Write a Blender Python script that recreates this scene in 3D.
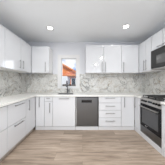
import bpy, bmesh, math, random
from mathutils import Vector, Matrix
for o in list(bpy.data.objects): bpy.data.objects.remove(o)
S = bpy.context.scene
C = S.collection
PI = math.pi

# ---------------------------------------------------------------- camera, world, lights, exposure
cam = bpy.data.cameras.new('camera'); cam.sensor_width = 36; cam.lens = 36*90/165; cam.clip_start = .02
co = bpy.data.objects.new('camera', cam); C.objects.link(co)
co.location = (0, 0, 1.25); co.rotation_euler = (PI/2, 0, 0); S.camera = co

W = bpy.data.worlds.new('sky'); S.world = W; W.use_nodes = True
wn, wl = W.node_tree.nodes, W.node_tree.links
for n in list(wn): wn.remove(n)
wo = wn.new('ShaderNodeOutputWorld'); bg = wn.new('ShaderNodeBackground')
tc = wn.new('ShaderNodeTexCoord'); mp = wn.new('ShaderNodeMapping'); nz = wn.new('ShaderNodeTexNoise'); rp = wn.new('ShaderNodeValToRGB')
mp.inputs['Location'].default_value = (.35, 0, .1)
nz.inputs['Scale'].default_value = 7.0; nz.inputs['Detail'].default_value = 5
rp.color_ramp.elements[0].position = .42; rp.color_ramp.elements[0].color = (.25, .45, .85, 1)
rp.color_ramp.elements[1].position = .56; rp.color_ramp.elements[1].color = (.95, .97, 1, 1)
wl.new(tc.outputs['Generated'], mp.inputs[0]); wl.new(mp.outputs[0], nz.inputs['Vector'])
wl.new(nz.outputs['Fac'], rp.inputs[0]); wl.new(rp.outputs[0], bg.inputs[0])
bg.inputs[1].default_value = .85; wl.new(bg.outputs[0], wo.inputs[0])

def light(kind, loc, rot, energy, size=None, sizey=None, color=(1,1,1), shape=None, spread=None):
    l = bpy.data.lights.new('light', kind); l.energy = energy; l.color = color
    if kind == 'AREA':
        l.shape = shape or 'RECTANGLE'; l.size = size
        if sizey: l.size_y = sizey
        if spread: l.spread = spread
    if kind == 'SUN': l.angle = .02
    o = bpy.data.objects.new('light', l); C.objects.link(o); o.location = loc; o.rotation_euler = rot
    return o
light('SUN', (0, 0, 20), (math.radians(42), 0, math.radians(-30)), 2.6, color=(1, .96, .9))
# fill lights at added, unseen windows behind the camera and in the left wall
light('AREA', (0, -2.9, 1.45), (PI/2, 0, 0), 30, 3.2, 1.9, (.97, .985, 1))
light('AREA', (-1.79, -1.0, 1.5), (0, -PI/2, 0), 24, 1.3, 1.6, (.98, .99, 1))
# daylight through the kitchen window
light('AREA', (-.455, 3.12, 1.58), (-PI/2, 0, 0), 4, .42, .85, (.93, .96, 1))
S.view_settings.view_transform = 'Standard'; S.view_settings.look = 'None'; S.view_settings.gamma = 1
S.view_settings.use_curve_mapping = False
S.view_settings.exposure = 0.27

# ---------------------------------------------------------------- materials
def mat(name, col, rough=.5, metal=0, spec=.5, emit=None, es=0, bump=None, coat=0):
    m = bpy.data.materials.new(name); m.use_nodes = True
    n, l = m.node_tree.nodes, m.node_tree.links; b = n['Principled BSDF']
    b.inputs['Base Color'].default_value = (*col, 1); b.inputs['Roughness'].default_value = rough
    b.inputs['Metallic'].default_value = metal; b.inputs['Specular IOR Level'].default_value = spec
    b.inputs['Coat Weight'].default_value = coat
    if emit: b.inputs['Emission Color'].default_value = (*emit, 1); b.inputs['Emission Strength'].default_value = es
    t = n.new('ShaderNodeTexCoord'); z = n.new('ShaderNodeTexNoise'); z.inputs['Scale'].default_value = bump[0] if bump else 6
    l.new(t.outputs['Object'], z.inputs['Vector'])
    r = n.new('ShaderNodeMapRange'); r.inputs['To Min'].default_value = rough*.9; r.inputs['To Max'].default_value = rough*1.12
    l.new(z.outputs['Fac'], r.inputs[0]); l.new(r.outputs[0], b.inputs['Roughness'])
    if bump:
        bp = n.new('ShaderNodeBump'); bp.inputs['Strength'].default_value = bump[1]; bp.inputs['Distance'].default_value = .002
        l.new(z.outputs['Fac'], bp.inputs['Height']); l.new(bp.outputs[0], b.inputs['Normal'])
    return m
def brushed(name, col, rough=.32):
    m = mat(name, col, rough, 1); n, l = m.node_tree.nodes, m.node_tree.links; b = n['Principled BSDF']
    t = n.new('ShaderNodeTexCoord'); p = n.new('ShaderNodeMapping'); p.inputs['Scale'].default_value = (3, 3, 220)
    z = n.new('ShaderNodeTexNoise'); z.inputs['Scale'].default_value = 3
    l.new(t.outputs['Object'], p.inputs[0]); l.new(p.outputs[0], z.inputs['Vector'])
    x = n.new('ShaderNodeMix'); x.data_type = 'RGBA'
    x.inputs[6].default_value = (*[c*.88 for c in col], 1); x.inputs[7].default_value = (*[min(1, c*1.1) for c in col], 1)
    l.new(z.outputs['Fac'], x.inputs[0]); l.new(x.outputs[2], b.inputs['Base Color'])
    return m
M = {}
M['paint'] = mat('wall_paint', (.66, .675, .71), .7, bump=(180, .1))
M['ceil'] = mat('ceiling_paint', (.84, .87, .895), .8, bump=(150, .1))
M['gloss'] = mat('white_gloss_lacquer', (.66, .675, .70), .06, spec=.5, coat=.6)
M['satin'] = mat('white_satin', (.82, .82, .82), .35)
M['carcass'] = mat('carcass_grey', (.35, .35, .35), .5)
M['kick'] = mat('toe_kick_taupe', (.40, .35, .30), .5)
M['kickwhite'] = mat('white_plinth', (.60, .605, .62), .45)
M['trim'] = mat('white_trim', (.70, .70, .70), .4)
M['vinyl'] = mat('white_vinyl', (.70, .71, .72), .3)
M['chrome'] = brushed('brushed_nickel', (.30, .30, .30), .35)
M['steel'] = brushed('stainless_steel', (.46, .45, .44), .34)
M['dsteel'] = brushed('dark_stainless_steel', (.185, .19, .195), .33)
M['faucet'] = brushed('gunmetal_faucet', (.13, .13, .14), .28)
M['black'] = mat('black_enamel', (.012, .012, .013), .22)
M['iron'] = mat('cast_iron', (.02, .02, .02), .55, bump=(90, .3))
M['blackglass'] = mat('black_glass', (.015, .015, .017), .06, spec=.12)
M['greyglass'] = mat('smoked_oven_glass', (.06, .062, .066), .07, spec=.6)
M['mesh'] = mat('microwave_window_mesh', (.11, .11, .11), .14, spec=.6)
M['greyplastic'] = mat('charcoal_plastic', (.03, .03, .03), .35, spec=.35)
M['lamp'] = mat('lamp_lens', (1, 1, 1), .4, emit=(1, .98, .94), es=9)
M['letter'] = mat('silver_print', (.75, .75, .75), .4)
M['display'] = mat('display_glass', (.02, .03, .04), .1)

def wood():
    m = bpy.data.materials.new('oak_plank_floor'); m.use_nodes = True
    n, l = m.node_tree.nodes, m.node_tree.links; b = n['Principled BSDF']
    t = n.new('ShaderNodeTexCoord')
    br = n.new('ShaderNodeTexBrick'); br.offset = .37; br.inputs['Scale'].default_value = 1
    br.inputs['Brick Width'].default_value = 1.25; br.inputs['Row Height'].default_value = .18; br.inputs['Mortar Size'].default_value = .0015
    br.inputs['Color1'].default_value = (.0, .0, .0, 1); br.inputs['Color2'].default_value = (1, 1, 1, 1); br.inputs['Mortar'].default_value = (.2, .2, .2, 1)
    br.inputs['Bias'].default_value = 0
    l.new(t.outputs['Object'], br.inputs['Vector'])
    # a plank-wise shift of the grain
    p = n.new('ShaderNodeMapping'); p.inputs['Scale'].default_value = (1.1, 13, 1)
    sh = n.new('ShaderNodeVectorMath'); sh.operation = 'MULTIPLY_ADD'; sh.inputs[1].default_value = (3.1, 1.7, 5)
    l.new(br.outputs['Color'], sh.inputs[0]); l.new(t.outputs['Object'], sh.inputs[2]); l.new(sh.outputs[0], p.inputs[0])
    z = n.new('ShaderNodeTexNoise'); z.inputs['Scale'].default_value = 1.6; z.inputs['Detail'].default_value = 6; z.inputs['Roughness'].default_value = .65; z.inputs['Distortion'].default_value = .4
    l.new(p.outputs[0], z.inputs['Vector'])
    r = n.new('ShaderNodeValToRGB'); e = r.color_ramp.elements
    e[0].position = .32; e[0].color = (.20, .150, .112, 1); e[1].position = .66; e[1].color = (.455, .368, .292, 1)
    l.new(z.outputs['Fac'], r.inputs[0])
    tone = n.new('ShaderNodeValToRGB'); tone.color_ramp.elements[0].color = (.80, .79, .78, 1); tone.color_ramp.elements[1].color = (1.12, 1.12, 1.13, 1)
    l.new(br.outputs['Color'], tone.inputs[0])
    x = n.new('ShaderNodeMix'); x.data_type = 'RGBA'; x.blend_type = 'MULTIPLY'; x.inputs[0].default_value = 1
    l.new(r.outputs[0], x.inputs[6]); l.new(tone.outputs[0], x.inputs[7])
    y = n.new('ShaderNodeMix'); y.data_type = 'RGBA'; y.inputs[7].default_value = (.17, .13, .10, 1)
    l.new(br.outputs['Fac'], y.inputs[0]); l.new(x.outputs[2], y.inputs[6]); l.new(y.outputs[2], b.inputs['Base Color'])
    b.inputs['Roughness'].default_value = .42; b.inputs['Specular IOR Level'].default_value = .4
    return m
M['floor'] = wood()

def marble():
    m = bpy.data.materials.new('veined_marble'); m.use_nodes = True
    n, l = m.node_tree.nodes, m.node_tree.links; b = n['Principled BSDF']
    t = n.new('ShaderNodeTexCoord')
    def vein(scale, dist, rot, w, seed):
        p = n.new('ShaderNodeMapping'); p.inputs['Rotation'].default_value = rot; p.inputs['Location'].default_value = (seed, seed*.7, 0)
        l.new(t.outputs['Object'], p.inputs[0])
        z = n.new('ShaderNodeTexNoise'); z.inputs['Scale'].default_value = scale; z.inputs['Detail'].default_value = 5
        z.inputs['Distortion'].default_value = dist; z.inputs['Roughness'].default_value = .55
        l.new(p.outputs[0], z.inputs['Vector'])
        a = n.new('ShaderNodeMath'); a.operation = 'SUBTRACT'; a.inputs[1].default_value = .5; l.new(z.outputs['Fac'], a.inputs[0])
        c = n.new('ShaderNodeMath'); c.operation = 'ABSOLUTE'; l.new(a.outputs[0], c.inputs[0])
        r = n.new('ShaderNodeMapRange'); r.inputs['From Min'].default_value = 0; r.inputs['From Max'].default_value = w
        r.inputs['To Min'].default_value = 1; r.inputs['To Max'].default_value = 0; l.new(c.outputs[0], r.inputs[0])
        return r.outputs[0]
    base = n.new('ShaderNodeTexNoise'); base.inputs['Scale'].default_value = 5; base.inputs['Detail'].default_value = 3
    l.new(t.outputs['Object'], base.inputs['Vector'])
    r0 = n.new('ShaderNodeValToRGB'); e = r0.color_ramp.elements
    e[0].position = .3; e[0].color = (.55, .55, .53, 1); e[1].position = .7; e[1].color = (.69, .69, .665, 1); l.new(base.outputs['Fac'], r0.inputs[0])
    def mixc(prev, fac, col, amt):
        k = n.new('ShaderNodeMath'); k.operation = 'MULTIPLY'; k.inputs[1].default_value = amt; l.new(fac, k.inputs[0])
        x = n.new('ShaderNodeMix'); x.data_type = 'RGBA'; x.inputs[7].default_value = (*col, 1)
        l.new(k.outputs[0], x.inputs[0]); l.new(prev, x.inputs[6]); return x.outputs[2]
    o = mixc(r0.outputs[0], vein(1.7, 1.2, (.4, .8, .3), .014, 3.3), (.15, .15, .14), .85)
    o = mixc(o, vein(8, 1.3, (.5, .6, .9), .028, 8.1), (.27, .265, .25), .55)
    o = mixc(o, vein(2.4, 1.6, (0, .9, 1.2), .02, 5.7), (.34, .27, .18), .7)
    l.new(o, b.inputs['Base Color']); b.inputs['Roughness'].default_value = .22
    return m
M['marble'] = marble()
def quartz():
    m = mat('white_quartz', (.80, .80, .775), .16); n, l = m.node_tree.nodes, m.node_tree.links; b = n['Principled BSDF']
    t = n.new('ShaderNodeTexCoord'); z = n.new('ShaderNodeTexNoise'); z.inputs['Scale'].default_value = 60; z.inputs['Detail'].default_value = 3
    r = n.new('ShaderNodeValToRGB'); r.color_ramp.elements[0].position = .35; r.color_ramp.elements[0].color = (.71, .71, .68, 1); r.color_ramp.elements[1].position = .55; r.color_ramp.elements[1].color = (.82, .82, .80, 1)
    l.new(t.outputs['Object'], z.inputs['Vector']); l.new(z.outputs['Fac'], r.inputs[0]); l.new(r.outputs[0], b.inputs['Base Color']); return m
M['quartz'] = quartz()
def brick(name, c1, c2, mort, w=.22, h=.075):
    m = bpy.data.materials.new(name); m.use_nodes = True
    n, l = m.node_tree.nodes, m.node_tree.links; b = n['Principled BSDF']; t = n.new('ShaderNodeTexCoord')
    p = n.new('ShaderNodeMapping'); p.inputs['Rotation'].default_value = (PI/2, 0, 0)
    br = n.new('ShaderNodeTexBrick'); br.inputs['Scale'].default_value = 1; br.inputs['Brick Width'].default_value = w; br.inputs['Row Height'].default_value = h
    br.inputs['Mortar Size'].default_value = .006
    for k, c in (('Color1', c1), ('Color2', c2), ('Mortar', mort)): br.inputs[k].default_value = (*c, 1)
    l.new(t.outputs['Object'], p.inputs[0]); l.new(p.outputs[0], br.inputs['Vector']); l.new(br.outputs['Color'], b.inputs['Base Color']); b.inputs['Roughness'].default_value = .8
    return m
M['brick'] = brick('orange_brick', (.75, .22, .09), (.62, .15, .07), (.6, .5, .42))
M['tile'] = brick('terracotta_roof_tiles', (.85, .32, .11), (.72, .25, .08), (.4, .16, .08), .3, .3)
M['grass'] = mat('lawn', (.10, .16, .05), .9, bump=(60, .6))
M['asphalt'] = mat('asphalt', (.13, .13, .135), .8)
M['carwhite'] = mat('white_car_paint', (.85, .85, .85), .2, coat=.5)
M['fencewood'] = mat('weathered_fence_wood', (.10, .075, .06), .8, bump=(40, .4))
M['rubber'] = mat('rubber', (.02, .02, .02), .7)
M['darkglass'] = mat('dark_window_glass', (.03, .04, .05), .05)
def glass():
    m = bpy.data.materials.new('clear_pane'); m.use_nodes = True
    n, l = m.node_tree.nodes, m.node_tree.links
    for k in list(n): n.remove(k)
    o = n.new('ShaderNodeOutputMaterial'); x = n.new('ShaderNodeMixShader'); t = n.new('ShaderNodeBsdfTransparent'); g = n.new('ShaderNodeBsdfGlossy'); f = n.new('ShaderNodeFresnel')
    g.inputs['Roughness'].default_value = .02; f.inputs['IOR'].default_value = 1.35
    l.new(f.outputs[0], x.inputs[0]); l.new(t.outputs[0], x.inputs[1]); l.new(g.outputs[0], x.inputs[2]); l.new(x.outputs[0], o.inputs[0]); return m
M['glass'] = glass()

# ---------------------------------------------------------------- helpers
def bx(bm, x0, x1, y0, y1, z0, z1, bev=0):
    r = bmesh.ops.create_cube(bm, size=1)
    vs = r['verts']
    for v in vs:
        v.co = Vector(((x0+x1)/2+v.co.x*(x1-x0), (y0+y1)/2+v.co.y*(y1-y0), (z0+z1)/2+v.co.z*(z1-z0)))
    if bev:
        es = list({e for v in vs for e in v.link_edges})
        bmesh.ops.bevel(bm, geom=es, offset=bev, segments=2, profile=.6, affect='EDGES')
def cyl(bm, p0, p1, r0, r1=None, n=16):
    p0, p1 = Vector(p0), Vector(p1); d = p1-p0
    mtx = Matrix.Translation((p0+p1)/2) @ d.to_track_quat('Z', 'Y').to_matrix().to_4x4()
    bmesh.ops.create_cone(bm, cap_ends=True, segments=n, radius1=r0, radius2=r0 if r1 is None else r1, depth=d.length, matrix=mtx)
def tube(bm, pts, r, n=12):
    pts = [Vector(p) for p in pts]; rings = []
    up = Vector((1, 0, 0))
    for i, p in enumerate(pts):
        d = (pts[min(i+1, len(pts)-1)]-pts[max(i-1, 0)]).normalized()
        u = up if abs(d.dot(up)) < .9 else Vector((0, 0, 1))
        a = d.cross(u).normalized(); b = d.cross(a).normalized()
        rings.append([bm.verts.new(p+r*(math.cos(2*PI*k/n)*a+math.sin(2*PI*k/n)*b)) for k in range(n)])
    for A, B in zip(rings, rings[1:]):
        for k in range(n): bm.faces.new((A[k], A[(k+1) % n], B[(k+1) % n], B[k]))
    bm.faces.new(rings[0][::-1]); bm.faces.new(rings[-1])
def prism(bm, prof, x0, x1):
    """profile of (y, z) points extruded along x"""
    A = [bm.verts.new((x0, y, z)) for y, z in prof]; B = [bm.verts.new((x1, y, z)) for y, z in prof]; n = len(prof)
    for k in range(n): bm.faces.new((A[k], A[(k+1) % n], B[(k+1) % n], B[k]))
    bm.faces.new(A[::-1]); bm.faces.new(B)
def obj(name, bm, m, parent=None, smooth=False, label=None):
    bmesh.ops.recalc_face_normals(bm, faces=bm.faces)
    me = bpy.data.meshes.new(name); bm.to_mesh(me); bm.free()
    me.materials.append(M[m] if isinstance(m, str) else m)
    if smooth:
        for p in me.polygons: p.use_smooth = True
        me.set_sharp_from_angle(angle=math.radians(40))
    o = bpy.data.objects.new(name, me); C.objects.link(o)
    if parent: o.parent = parent
    if label: o['label'] = label
    return o
def new(): return bmesh.new()
def box(name, m, parent, *a, bev=0, label=None):
    bm = new(); bx(bm, *a, bev=bev); return obj(name, bm, m, parent, label=label)
def thing(name, label, cat, loc=(0, 0, 0), rz=0, group=None):
    o = bpy.data.objects.new(name, None); C.objects.link(o); o.empty_display_size = .1
    o.location = loc; o.rotation_euler = (0, 0, rz); o['label'] = label; o['category'] = cat
    if group: o['group'] = group
    return o
def tag(o, label, cat, group=None):
    o['label'] = label; o['category'] = cat
    if group: o['group'] = group
    return o
def struct(o): o['kind'] = 'structure'; return o

# ---------------------------------------------------------------- room shell
XL, XR, YB, YF, H = -1.86, 2.00, 3.00, -3.0, 2.593
struct(box('floor', 'floor', None, XL-.1, XR+.1, YF-.1, YB+.1, -.08, 0))
struct(box('ceiling', 'ceil', None, XL-.1, XR+.1, YF-.1, YB+.1, H, H+.1))
bm = new(); bx(bm, XL-.12, XL, -.2, YB+.12, 0, H); bx(bm, XL-.12, XL, YF, -1.8, 0, H); bx(bm, XL-.12, XL, -1.8, -.2, 0, .7); bx(bm, XL-.12, XL, -1.8, -.2, 2.3, H)
wl_ = struct(obj('wall_left', bm, 'paint'))
wr_ = struct(box('wall_right', 'paint', None, XR, XR+.12, YF, YB+.12, 0, H))
WX0, WX1, WZ0, WZ1 = -.712, -.205, 1.10, 2.06
bm = new()
bx(bm, XL, WX0, YB, YB+.14, 0, H); bx(bm, WX1, XR, YB, YB+.14, 0, H); bx(bm, WX0, WX1, YB, YB+.14, 0, WZ0); bx(bm, WX0, WX1, YB, YB+.14, WZ1, H)
wb_ = struct(obj('wall_back', bm, 'paint'))
bm = new()
bx(bm, XL, -1.6, YF-.12, YF, 0, H); bx(bm, 1.6, XR, YF-.12, YF, 0, H); bx(bm, -1.6, 1.6, YF-.12, YF, 0, .5); bx(bm, -1.6, 1.6, YF-.12, YF, 2.4, H)
struct(obj('wall_front', bm, 'paint'))
# marble splash on three walls, between worktop and wall units
ZS0, ZS1 = .921, 1.532
bm = new(); bx(bm, XL, XL+.008, .5, YB-.009, ZS0, ZS1); obj('backsplash', bm, 'marble', wl_, label='grey veined marble backsplash on the left wall')
bm = new()
bx(bm, XL, -.829, YB-.008, YB, ZS0, ZS1); bx(bm, -.829, -.111, YB-.008, YB, ZS0, 1.081); bx(bm, -.111, XR, YB-.008, YB, ZS0, ZS1)
obj('backsplash', bm, 'marble', wb_, label='grey veined marble backsplash around the window')
bm = new(); bx(bm, XR-.008, XR, .6, YB-.009, ZS0, ZS1); bx(bm, XR-.008, XR, 1.575, 2.165, ZS1, 1.548); obj('backsplash', bm, 'marble', wr_, label='pale veined marble backsplash behind the cooker')

def window(name, x0, x1, z0, z1, y, ty, trim, parent_rz=0, loc=(0, 0, 0), bars=0, glassy=.06):
    w = bpy.data.objects.new(name, None); C.objects.link(w); w['kind'] = 'structure'; w.location = loc; w.rotation_euler = (0, 0, parent_rz)
    # casing on the room side (-y), lining through the wall, sash and pane
    bm = new(); t = trim; f = -.018
    bx(bm, x0-t, x0, f, 0, z0-t*.2, z1+t, .003); bx(bm, x1, x1+t, f, 0, z0-t*.2, z1+t, .003); bx(bm, x0, x1, f, 0, z1, z1+t, .003)
    obj('casing', bm, 'trim', w)
    box('sill', 'trim', w, x0-t, x1+t, -.035, .0, z0-t*.2-.028, z0-t*.2, bev=.004)
    bm = new(); l = .006
    bx(bm, x0, x0+l, 0, .14, z0, z1); bx(bm, x1-l, x1, 0, .14, z0, z1); bx(bm, x0+l, x1-l, 0, .14, z1-l, z1); bx(bm, x0+l, x1-l, 0, .14, z0, z0+l)
    obj('jamb', bm, 'trim', w)
    bm = new(); s = .016; a, b, c, d = x0+l, x1-l, z0+l, z1-l
    bx(bm, a, a+s, .05, .09, c, d, .003); bx(bm, b-s, b, .05, .09, c, d, .003); bx(bm, a+s, b-s, .05, .09, d-s, d, .003); bx(bm, a+s, b-s, .05, .09, c, c+s, .003)
    for k in range(bars):
        xx = a+(b-a)*(k+1)/(bars+1); bx(bm, xx-.02, xx+.02, .05, .09, c+s, d-s, .003)
    sh = obj('sash', bm, 'vinyl', w)
    box('pane', 'glass', sh, a+s, b-s, glassy, glassy+.005, c+s, d-s)
    return w
window('window_1', WX0, WX1, WZ0, WZ1, 0, 0, .112, loc=(0, YB, 0))
window('added_window_rear', -1.6, 1.6, .5, 2.4, 0, 0, .08, PI, (0, YF, 0), bars=2)  # added rear window, unseen, gives the fill light a source
window('added_window_left', -.8, .8, .7, 2.3, 0, 0, .08, PI/2, (XL, -1.0, 0), bars=1)  # added side window, unseen, put there to light the right side

# ---------------------------------------------------------------- cabinets
# local frame of every unit: x along its width, y = 0 at the wall and -d at the front, z from its underside
def bar_handle(parent, x, z, L, y, vertical=True, r=.0065):
    bm = new(); so = .032
    if vertical:
        cyl(bm, (x, y-so, z-L/2), (x, y-so, z+L/2), r)
        for s in (-1, 1): cyl(bm, (x, y, z+s*L*.38), (x, y-so, z+s*L*.38), r*.8, n=10)
    else:
        cyl(bm, (x-L/2, y-so, z), (x+L/2, y-so, z), r)
        for s in (-1, 1): cyl(bm, (x+s*L*.38, y, z), (x+s*L*.38, y-so, z), r*.8, n=10)
    return obj('handle', bm, 'chrome', parent, smooth=True)
def carcass(t, w, d, h, top=True, z0=0):
    bm = new(); f = -d+.022; k = .018; b = -.012
    bx(bm, .002, k, f, b, z0, h); bx(bm, w-k, w-.002, f, b, z0, h); bx(bm, k, w-k, f, b, z0, z0+k); bx(bm, k, w-k, -k-.012, b, z0+k, h)
    if top: bx(bm, k, w-k, f, -k-.012, h-k, h)
    else: bx(bm, k, w-k, f, f+.08, h-k, h)
    bx(bm, k, w-k, f, f+.004, z0+k, h-k)
    return bm
G = .004
def front(t, name, d, x0, x1, z0, z1, handle=None, hl=.16, m='gloss'):
    bm = new(); bx(bm, x0+G, x1-G, -d, -d+.019, z0+G, z1-G, .0018)
    o = obj(name, bm, m, t)
    if handle:
        kind, hx, hz = handle
        bar_handle(o, hx, hz, hl, -d, kind == 'v')
    return o
def wall_unit(label, loc, rz, w, d, h, doors, side=None):
    t = thing('wall_cabinet', label, 'cabinet', loc, rz, 'white gloss wall cabinets')
    obj('body', carcass(t, w, d, h), 'satin', t)
    for x0, x1, z0, z1, hd, hl in doors: front(t, 'door', d, x0, x1, z0, z1, hd, hl)
    return t
def base_unit(label, loc, rz, w, d, fronts, h=.872, kick=0, kickmat='kickwhite', top=False):
    t = thing('base_cabinet', label, 'cabinet', loc, rz, 'white gloss base cabinets')
    obj('body', carcass(t, w, d, h, top, .09), 'carcass', t)
    box('toe_kick', kickmat, t, .002, w-.002, -d+kick, -d+kick+.016, 0, .088)
    for name, x0, x1, z0, z1, hd, hl in fronts: front(t, name, d, x0, x1, z0, z1, hd, hl)
    return t
def xr(px): return (px-82.5)/37.97          # widths along the back base run, in metres
BL, BT = .092, .870
# base run along the back wall (front plane y = 2.37)
D = .63
def bback(label, x0, x1, fronts, **k):
    fr = [(n, a-x0, b-x0, z0, z1, (hd[0], hd[1]-x0, hd[2]) if hd else None, hl) for n, a, b, z0, z1, hd, hl in fronts]
    return base_unit(label, (x0, YB, 0), 0, x1-x0, D, fr, **k)
xa, xb, xc, xd, xe, xf, xg, xh = -1.238, -1.005, -.785, -.19, .425, 1.02, 1.368, 0
bback('white base cabinet with one tall door in the left corner of the back run', xa, xb, [('door', xa, xb, BL, BT, ('v', -1.125, .735), .26)])
bback('narrow white base cabinet with small drawer over door, beside the sink cabinet', xb, xc,
      [('drawer', xb, xc, .755, BT, ('h', -.895, .835), .09), ('door', xb, xc, BL, .755, ('v', -.855, .59), .26)])
bback('wide white sink cabinet with horizontal handle under the window', xc, xd, [('door', xc, xd, BL, BT, ('h', -.48, .832), .26)])
drw = [.870, .712, .520, .320, BL]
bback('white four-drawer base cabinet to the right of the dishwasher', xe, xf,
      [('drawer', xe, xf, drw[i+1], drw[i], ('h', .725, z), .25) for i, z in enumerate((.84, .635, .445, .245))])
bback('white base cabinet with one door in the right corner of the back run', xf, xg, [('door', xf, xg, BL, BT, ('v', 1.095, .73), .26)])
# base run along the left wall (front plane x = -1.24); local x runs away from the camera
def bleft(label, y0, y1, fr, **k):
    return base_unit(label, (XL, y0, 0), PI/2, y1-y0, .62, [(n, a-y0, b-y0, z0, z1, (hd[0], hd[1]-y0, hd[2]), hl) for n, a, b, z0, z1, hd, hl in fr], kick=.05, kickmat='kick', **k)
bleft('white base cabinet with door on the left run, touching the back corner', 1.975, 2.366, [('door', 1.975, 2.366, BL, BT, ('v', 2.06, .735), .25)])
bleft('white base cabinet with two deep drawers on the left run, both handles visible', 1.484, 1.975,
      [('drawer', 1.484, 1.975, .497, BT, ('h', 1.755, .825), .26), ('drawer', 1.484, 1.975, BL, .497, ('h', 1.74, .462), .26)])
bleft('white two-drawer base cabinet cut by the left edge of the photo', .50, 1.484,
      [('drawer', .50, 1.484, .497, BT, ('h', .99, .825), .26), ('drawer', .50, 1.484, BL, .497, ('h', .99, .462), .26)])
# base run along the right wall (front plane x = 1.37); local x runs towards the camera
def bright(label, ya, yb, fr, **k):   # ya is the far end
    return base_unit(label, (XR, ya, 0), -PI/2, ya-yb, .63, [(n, ya-a, ya-b, z0, z1, (hd[0], ya-hd[1], hd[2]), hl) for n, a, b, z0, z1, hd, hl in fr], **k)
bright('narrow white base cabinet between the back corner and the cooker', 2.366, 2.156, [('door', 2.366, 2.156, BL, BT, ('v', 2.31, .73), .26)])
bright('white base cabinet on the near side of the cooker, at the right photo edge', 1.562, .60, [('door', 1.562, 1.08, BL, BT, ('v', 1.13, .73), .26), ('door', 1.08, .60, BL, BT, ('v', 1.03, .73), .26)])

# wall units along the left wall (front plane x = -1.50)
ZB, TL, TR = 1.535, 2.315-1.535, 2.362-1.535
def wleft(label, y0, y1, doors):
    return wall_unit(label, (XL, y0, ZB), PI/2, y1-y0, .36, TL, [(a-y0, b-y0, 0, TL, ('v', hy-y0, .155), .20) for a, b, hy in doors])
wleft('white double-door wall cabinet on the left wall with paired handles near the corner', 1.742, 2.648, [(1.742, 2.195, 2.145), (2.195, 2.648, 2.25)])
wleft('white wall cabinet cut by the left photo edge, handles out of view', .84, 1.742, [(.84, 1.29, 1.24), (1.29, 1.742, 1.34)])
wall_unit('short white single-door wall cabinet left of the window', (-1.498, YB, ZB), 0, .508, .35, TL, [(0, .508, 0, TL, ('v', .412, .17), .29)])
def wback(label, x0, x1, doors):
    return wall_unit(label, (x0, YB, ZB), 0, x1-x0, .35, TR, [(a-x0, b-x0, 0, TR, ('v', hx-x0, .17), .29) for a, b, hx in doors])
wback('white double-door wall cabinet right of the window with handles meeting', .10, 1.147, [(.10, .623, .575), (.623, 1.147, .67)])
wback('white single-door wall cabinet in the back right corner', 1.147, 1.658, [(1.147, 1.656, 1.2)])
def wright(label, ya, yb, z, h, doors):
    return wall_unit(label, (XR, ya, z), -PI/2, ya-yb, .34, h, doors)
wright('white double-door wall cabinet on the right wall between corner and microwave', 2.648, 2.172, ZB, TR,
       [(0, .278, 0, TR, ('v', .245, .17), .27), (.278, .476, 0, TR, ('v', .325, .17), .27)])
wright('short white wall cabinet mounted directly above the microwave', 2.170, 1.572, 2.0, 2.362-2.0,
       [(0, .299, 0, .362, ('h', .235, .035), .1), (.299, .598, 0, .362, ('h', .37, .035), .1)])
wright('white wall cabinet on the near side of the microwave, outside the right edge', 1.570, .65, ZB, TR,
       [(0, .46, 0, TR, ('v', .42, .17), .27), (.46, .92, 0, TR, ('v', .5, .17), .27)])

# ---------------------------------------------------------------- worktop (one U, broken only by the cooker) and sink
Z0, Z1 = .880, .920
SX0, SX1, SY0, SY1 = -.72, -.27, 2.50, 2.80
bm = new()
bx(bm, XL+.001, -1.220, .50, YB-.001, Z0, Z1)
bx(bm, -1.220, SX0, 2.350, YB-.001, Z0, Z1); bx(bm, SX1, 1.350, 2.350, YB-.001, Z0, Z1)
bx(bm, SX0, SX1, 2.350, SY0, Z0, Z1); bx(bm, SX0, SX1, SY1, YB-.001, Z0, Z1)
bx(bm, 1.350, XR-.001, 2.156, YB-.001, Z0, Z1)
bmesh.ops.remove_doubles(bm, verts=bm.verts, dist=1e-5)
tag(obj('worktop', bm, 'quartz'), 'white speckled quartz worktop running along left and back walls to the cooker', 'countertop')
bm = new(); bx(bm, 1.350, XR-.001, .60, 1.562, Z0, Z1, .002)
tag(obj('worktop', bm, 'quartz'), 'short white quartz worktop on the near side of the cooker', 'countertop')
t = thing('sink', 'stainless steel undermount sink in the worktop under the window', 'sink', ((SX0+SX1)/2, (SY0+SY1)/2, .72))
bm = new(); hx, hy, k = (SX1-SX0)/2, (SY1-SY0)/2, .0025; e = .002
hx -= e; hy -= e
bx(bm, -hx, hx, -hy, hy, 0, k); bx(bm, -hx, -hx+k, -hy, hy, k, .196); bx(bm, hx-k, hx, -hy, hy, k, .196); bx(bm, -hx+k, hx-k, -hy, -hy+k, k, .196); bx(bm, -hx+k, hx-k, hy-k, hy, k, .196)
obj('bowl', bm, 'dsteel', t)
bm = new(); cyl(bm, (0, 0, k), (0, 0, .006), .035, n=24); cyl(bm, (0, 0, .006), (0, 0, .010), .022, .016, 16); obj('drain', bm, 'chrome', t, smooth=True)
# faucet
t = thing('faucet', 'dark metal gooseneck faucet with side lever standing behind the sink', 'faucet', (-.48, 2.875, Z1))
bm = new(); cyl(bm, (0, 0, 0), (0, 0, .012), .03, .027, 20); cyl(bm, (0, 0, .012), (0, 0, .11), .021, .019, 20); obj('body', bm, 'faucet', t, smooth=True)
bm = new(); pts = [(0, 0, .11), (0, 0, .2), (0, 0, .30)]
for k in range(1, 10):
    a = PI*k/9; pts.append((0, -.085+.085*math.cos(a), .30+.085*math.sin(a)))
pts.append((0, -.17, .255)); tube(bm, pts, .014); obj('spout', bm, 'faucet', t, smooth=True)
bm = new(); cyl(bm, (0, -.17, .255), (0, -.17, .19), .0155, .0175); obj('spray_head', bm, 'faucet', t, smooth=True)
bm = new(); cyl(bm, (.017, 0, .065), (.04, 0, .065), .013); tube(bm, [(.036, 0, .068), (.06, 0, .10), (.085, 0, .145)], .0065); obj('lever', bm, 'faucet', t, smooth=True)

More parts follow.
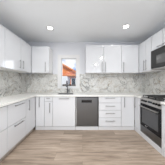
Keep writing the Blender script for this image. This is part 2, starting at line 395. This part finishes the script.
# ---------------------------------------------------------------- dishwasher
t = thing('dishwasher', 'dark stainless dishwasher with black pocket handle between sink cabinet and drawers', 'dishwasher', (-.186, YB, 0))
w = .607
bm = new(); bx(bm, .004, w-.004, -.605, -.03, .09, .868); obj('body', bm, 'black', t)
box('toe_kick', 'kickwhite', t, .002, w-.002, -.63, -.614, 0, .088)
bm = new(); x0, x1, z0, z1 = .022, w-.022, .104, .855; f0, f1 = -.632, -.606
hx0, hx1, hz0, hz1 = .16, .435, .715, .79
bx(bm, x0, hx0, f0, f1, z0, z1); bx(bm, hx1, x1, f0, f1, z0, z1); bx(bm, hx0, hx1, f0, f1, z0, hz0); bx(bm, hx0, hx1, f0, f1, hz1, z1)
dr = obj('door', bm, 'dsteel', t)
box('edge_glint', 'satin', t, .010, .020, -.628, -.606, .104, .855, label='pale strip painted as the bright reflection on the steel edge')  # white strip painted in place of the reflection on the steel edge
bm = new(); bx(bm, hx0, hx1, -.612, f1, hz0, hz1); bx(bm, hx0+.02, hx1-.02, -.636, -.622, hz1-.028, hz1-.004, .003); obj('pocket_handle', bm, 'black', dr)

# ---------------------------------------------------------------- microwave over the cooker
t = thing('microwave', 'dark grey built-in microwave with glass window above the cooker', 'microwave', (XR, 2.168, 1.552), -PI/2)
w, h, d = .592, .430, .35
bm = new(); bx(bm, .001, w-.001, -d+.03, -.006, .022, h+.014, .003); obj('body', bm, 'greyplastic', t)
bm = new(); bx(bm, .001, w-.001, -d+.004, -.02, 0, .0215, .002); obj('vent_base', bm, 'steel', t, label='pale steel underside with vents')
bm = new(); a, b, c, e = 0.001, .445, .028, h+.014; wa, wb, wc, we = .15, .405, .115, .30
f0, f1 = -d-.002, -d+.0295
bx(bm, a, wa, f0, f1, c, e); bx(bm, wb, b, f0, f1, c, e); bx(bm, wa, wb, f0, f1, c, wc); bx(bm, wa, wb, f0, f1, we, e)
dr = obj('door', bm, 'greyplastic', t)
box('window', 'mesh', dr, wa, wb, f0+.004, f1-.002, wc, we)
bar_handle(dr, .425, .22, .3, f0)
bm = new(); bx(bm, .449, w-.001, f0, f1, c, e); cp = obj('control_panel', bm, 'blackglass', t)
box('display', 'display', cp, .465, w-.02, f0-.001, f0+.002, .33, .38)
for r in range(4):
    for q in range(3): box('button', 'letter', cp, .468+q*.036, .494+q*.036, f0-.0015, f0+.002, .10+r*.05, .125+r*.05)

# ---------------------------------------------------------------- gas cooker
t = thing('gas_cooker', 'stainless steel gas cooker with black glass oven door and cast iron grates', 'cooker', (XR, 2.150, 0), -PI/2)
w, d = .582, .60
bm = new(); bx(bm, .002, w-.002, -d+.03, -.012, .10, .888); obj('body', bm, 'steel', t)
for x in (.05, w-.05):
    for y in (-d+.09, -.08): bm = new(); cyl(bm, (x, y, 0), (x, y, .10), .018, n=12); obj('foot', bm, 'black', t)
bm = new(); bx(bm, .0, w, -d+.01, -.012, .888, .912, .004); obj('cooktop', bm, 'dsteel', t)
# sloping front fascia
bm = new(); prism(bm, [(-d+.03, .905), (-d+.006, .905), (-d-.018, .775), (-d+.03, .775)], 0, w); fa = obj('control_panel', bm, 'steel', t)
def onface(z): return -d+.006-.024*(.905-z)/.13
for k in range(6):
    x = .06+k*.062 if k < 3 else w-.06-(5-k)*.062
    bm = new(); y = onface(.84); cyl(bm, (x, y+.001, .84), (x, y-.006, .838), .023, n=20); cyl(bm, (x, y-.006, .838), (x, y-.03, .834), .018, .0155, 20)
    obj('knob', bm, 'black', t, smooth=True)
y = onface(.84); bm = new(); bx(bm, w/2-.055, w/2+.055, y-.003, y+.004, .822, .86, .001); obj('display', bm, 'display', fa)
# burners and grates
for bx_, by_, r in ((.13, -.44, .045), (w-.13, -.44, .045), (.13, -.17, .038), (w-.13, -.17, .038), (w/2, -.305, .055)):
    bm = new(); cyl(bm, (bx_, by_, .912), (bx_, by_, .922), r, r*.9, 24); b_ = obj('burner', bm, 'steel', t, smooth=True)
    bm = new(); cyl(bm, (bx_, by_, .922), (bx_, by_, .930), r*.8, r*.74, 24); obj('burner_cap', bm, 'iron', b_, smooth=True)
for k in range(3):
    x0, x1 = .012+k*(w-.024)/3+.003, .012+(k+1)*(w-.024)/3-.003; y0, y1 = -d+.03, -.04; zt, zb = .958, .946; s = .011
    bm = new()
    bx(bm, x0, x0+s, y0, y1, zb, zt); bx(bm, x1-s, x1, y0, y1, zb, zt)
    for yy in (y0, (y0+y1)/2-s/2, y1-s): bx(bm, x0+s, x1-s, yy, yy+s, zb, zt)
    xm = (x0+x1)/2; bx(bm, xm-s/2, xm+s/2, y0+s, y1-s, zb+.001, zt+.001)
    for xx in (x0, x1-s):
        for yy in (y0, y1-s): bx(bm, xx, xx+s, yy, yy+s, .912, zb)
    for yy in (-.44, -.17): bx(bm, x0+s, x1-s, yy-s/2, yy+s/2, zb+.001, zt+.001)
    obj('grate', bm, 'iron', t)
# oven door
f0, f1 = -d-.020, -d+.029; z0, z1 = .262, .768; a, b = .003, w-.003; wa, wb, wc, we = .05, w-.075, .335, .665
bm = new(); bx(bm, a, wa, f0, f1, z0, z1); bx(bm, wb, b, f0, f1, z0, z1); bx(bm, wa, wb, f0, f1, z0, wc); bx(bm, wa, wb, f0, f1, we, z1)
od = obj('oven_door', bm, 'blackglass', t)
box('window', 'greyglass', od, wa, wb, f0+.003, f1-.002, wc, we)
bm = new(); hz = .712; hy = f0-.045
cyl(bm, (.035, hy, hz), (w-.035, hy, hz), .0125, n=16)
for x in (.06, w-.06): cyl(bm, (x, f0, hz), (x, hy, hz), .009, n=12)
obj('handle', bm, 'steel', od, smooth=True)
# small silver maker's mark on the lower rail of the door
bm = new(); xx = .165
for q, ww in enumerate((.008, .012, .008, .010, .012, .008)):
    bx(bm, xx, xx+ww*.25, f0-.0008, f0+.001, .292, .306); bx(bm, xx+ww*.25, xx+ww*.8, f0-.0008, f0+.001, .304 if q % 2 else .292, .306 if q % 2 else .294); xx += ww+.002
obj('badge', bm, 'letter', od)
bm = new(); bx(bm, a, b, -d-.014, f1, .098, .256, .003); obj('warming_drawer', bm, 'dsteel', t)

bm = new(); bx(bm, 1.370, 1.386, 1.566, 2.152, 0, .093, .0015)
tag(obj('plinth', bm, 'kickwhite'), 'white plinth board on the floor beneath the gas cooker', 'plinth')

# ---------------------------------------------------------------- recessed ceiling lights
def downlight(x, y, lab, e=20):
    t = thing('ceiling_light', lab, 'ceiling light', (x, y, H), 0, 'recessed ceiling lights')
    bm = new()
    n = 32; prof = [(.056, 0), (.088, 0), (.092, -.003), (.086, -.006), (.060, -.005), (.056, 0)]
    rings = [[bm.verts.new((r*math.cos(2*PI*k/n), r*math.sin(2*PI*k/n), z)) for k in range(n)] for r, z in prof[:-1]]
    for i in range(len(rings)):
        A, B = rings[i], rings[(i+1) % len(rings)]
        for k in range(n): bm.faces.new((A[k], A[(k+1) % n], B[(k+1) % n], B[k]))
    obj('trim_ring', bm, 'trim', t, smooth=True)
    bm = new(); cyl(bm, (0, 0, -.004), (0, 0, -.0005), .058, n=32); obj('lens', bm, 'lamp', t)
    l = light('AREA', (0, 0, -.012), (0, 0, 0), e, .15, shape='DISK', color=(1, .985, .96)); l.parent = t; l.name = 'bulb'
downlight(-.80, 2.22, 'round white recessed ceiling light on the left, above the window side', 1.6)
downlight(1.045, 2.16, 'round white recessed ceiling light on the right, toward the microwave', 1.6)
downlight(-.80, .35, 'added round fill light over the left foreground, outside the frame', 30)  # added lamps from here on, unseen, to brighten cabinets and floor
downlight(1.045, .35, 'added round fill light over the right foreground, outside the frame', 26)
downlight(-.80, -1.5, 'added round fill light at the left rear of the room, unseen')  # rear pair, likewise added and unseen, for fill
downlight(1.045, -1.5, 'added round fill light at the right rear of the room, unseen')

# ---------------------------------------------------------------- outside the kitchen window
g = struct(box('ground', 'grass', None, -14, 10, 3.3, 30, -.5, -.3))
road = struct(box('street', 'asphalt', None, -14, 10, 7.0, 10.6, -.3, -.28))
t = thing('house', 'orange brick house with terracotta gable roof beyond the kitchen window', 'house', (-3.75, 12.0, -.5))
bm = new()
bx(bm, -2.4, 3.1, 0, 6, 0, 3.0); obj('wall', bm, 'brick', t)
# gable falling to the right, ridge running away from the street
bm = new()
rf = [(-3.0, 3.0), (.05, 4.65), (3.5, 2.72), (3.5, 2.90), (.05, 4.83), (-3.0, 3.18)]
A = [bm.verts.new((x, -.45, z)) for x, z in rf]; B = [bm.verts.new((x, 6.3, z)) for x, z in rf]
for k in range(6): bm.faces.new((A[k], A[(k+1) % 6], B[(k+1) % 6], B[k]))
bm.faces.new(A[::-1]); bm.faces.new(B); obj('roof', bm, 'tile', t)
bm = new()
A = [bm.verts.new((x, -.02, z)) for x, z in ((-2.6, 2.95), (.05, 4.62), (3.1, 2.95))]; B = [bm.verts.new((x, .3, z)) for x, z in ((-2.6, 2.95), (.05, 4.62), (3.1, 2.95))]
for k in range(3): bm.faces.new((A[k], A[(k+1) % 3], B[(k+1) % 3], B[k]))
bm.faces.new(A[::-1]); bm.faces.new(B); obj('gable', bm, 'tile', t)
bm = new(); bx(bm, -2.7, 3.4, -.35, 0, 2.62, 2.80); obj('eave', bm, 'tile', t)
for x in (.95, 2.25):
    bm = new(); bx(bm, x, x+.62, -.06, .0, 1.15, 2.35); o = obj('window', bm, 'vinyl', t); box('pane', 'darkglass', o, x+.07, x+.55, -.07, -.055, 1.22, 2.28)
# parked van
t = thing('van', 'white van parked in the street in front of the brick house', 'vehicle', (-2.62, 8.4, -.28))
bm = new()
prof = [(-2.0, .35), (2.1, .35), (2.1, 1.0), (1.75, 1.15), (1.25, 1.80), (-1.9, 1.86), (-2.0, 1.6)]
A = [bm.verts.new((-x*.62, 0, z*1.15)) for x, z in prof]; B = [bm.verts.new((-x*.62, 1.7, z*1.15)) for x, z in prof]; n = len(prof)
for k in range(n): bm.faces.new((A[k], A[(k+1) % n], B[(k+1) % n], B[k]))
bm.faces.new(A[::-1]); bm.faces.new(B); bmesh.ops.recalc_face_normals(bm, faces=bm.faces)
bmesh.ops.bevel(bm, geom=bm.edges[:], offset=.05, segments=2, affect='EDGES'); obj('body', bm, 'carwhite', t)
for x in (-.85, .85):
    for y in (.0, 1.5): bm = new(); cyl(bm, (x, y, .32), (x, y+.2, .32), .32, n=24); obj('wheel', bm, 'rubber', t, smooth=True)

# board fence between the kitchen and the street
t = thing('fence', 'dark wooden board fence outside below the kitchen window view', 'fence', (-2, 6.4, -.3))
bm = new(); random.seed(3)
for k in range(36):
    x = -3.6+k*.15; bx(bm, x, x+.14, 0, .02, 0, 1.42+random.uniform(-.015, .015))
obj('boards', bm, 'fencewood', t)
for z in (.3, 1.2): box('rail', 'fencewood', t, -3.6, 1.8, .021, .06, z, z+.08)
for x in (-3.6, -1.8, 0, 1.7): box('post', 'fencewood', t, x, x+.09, .062, .15, 0, 1.5)
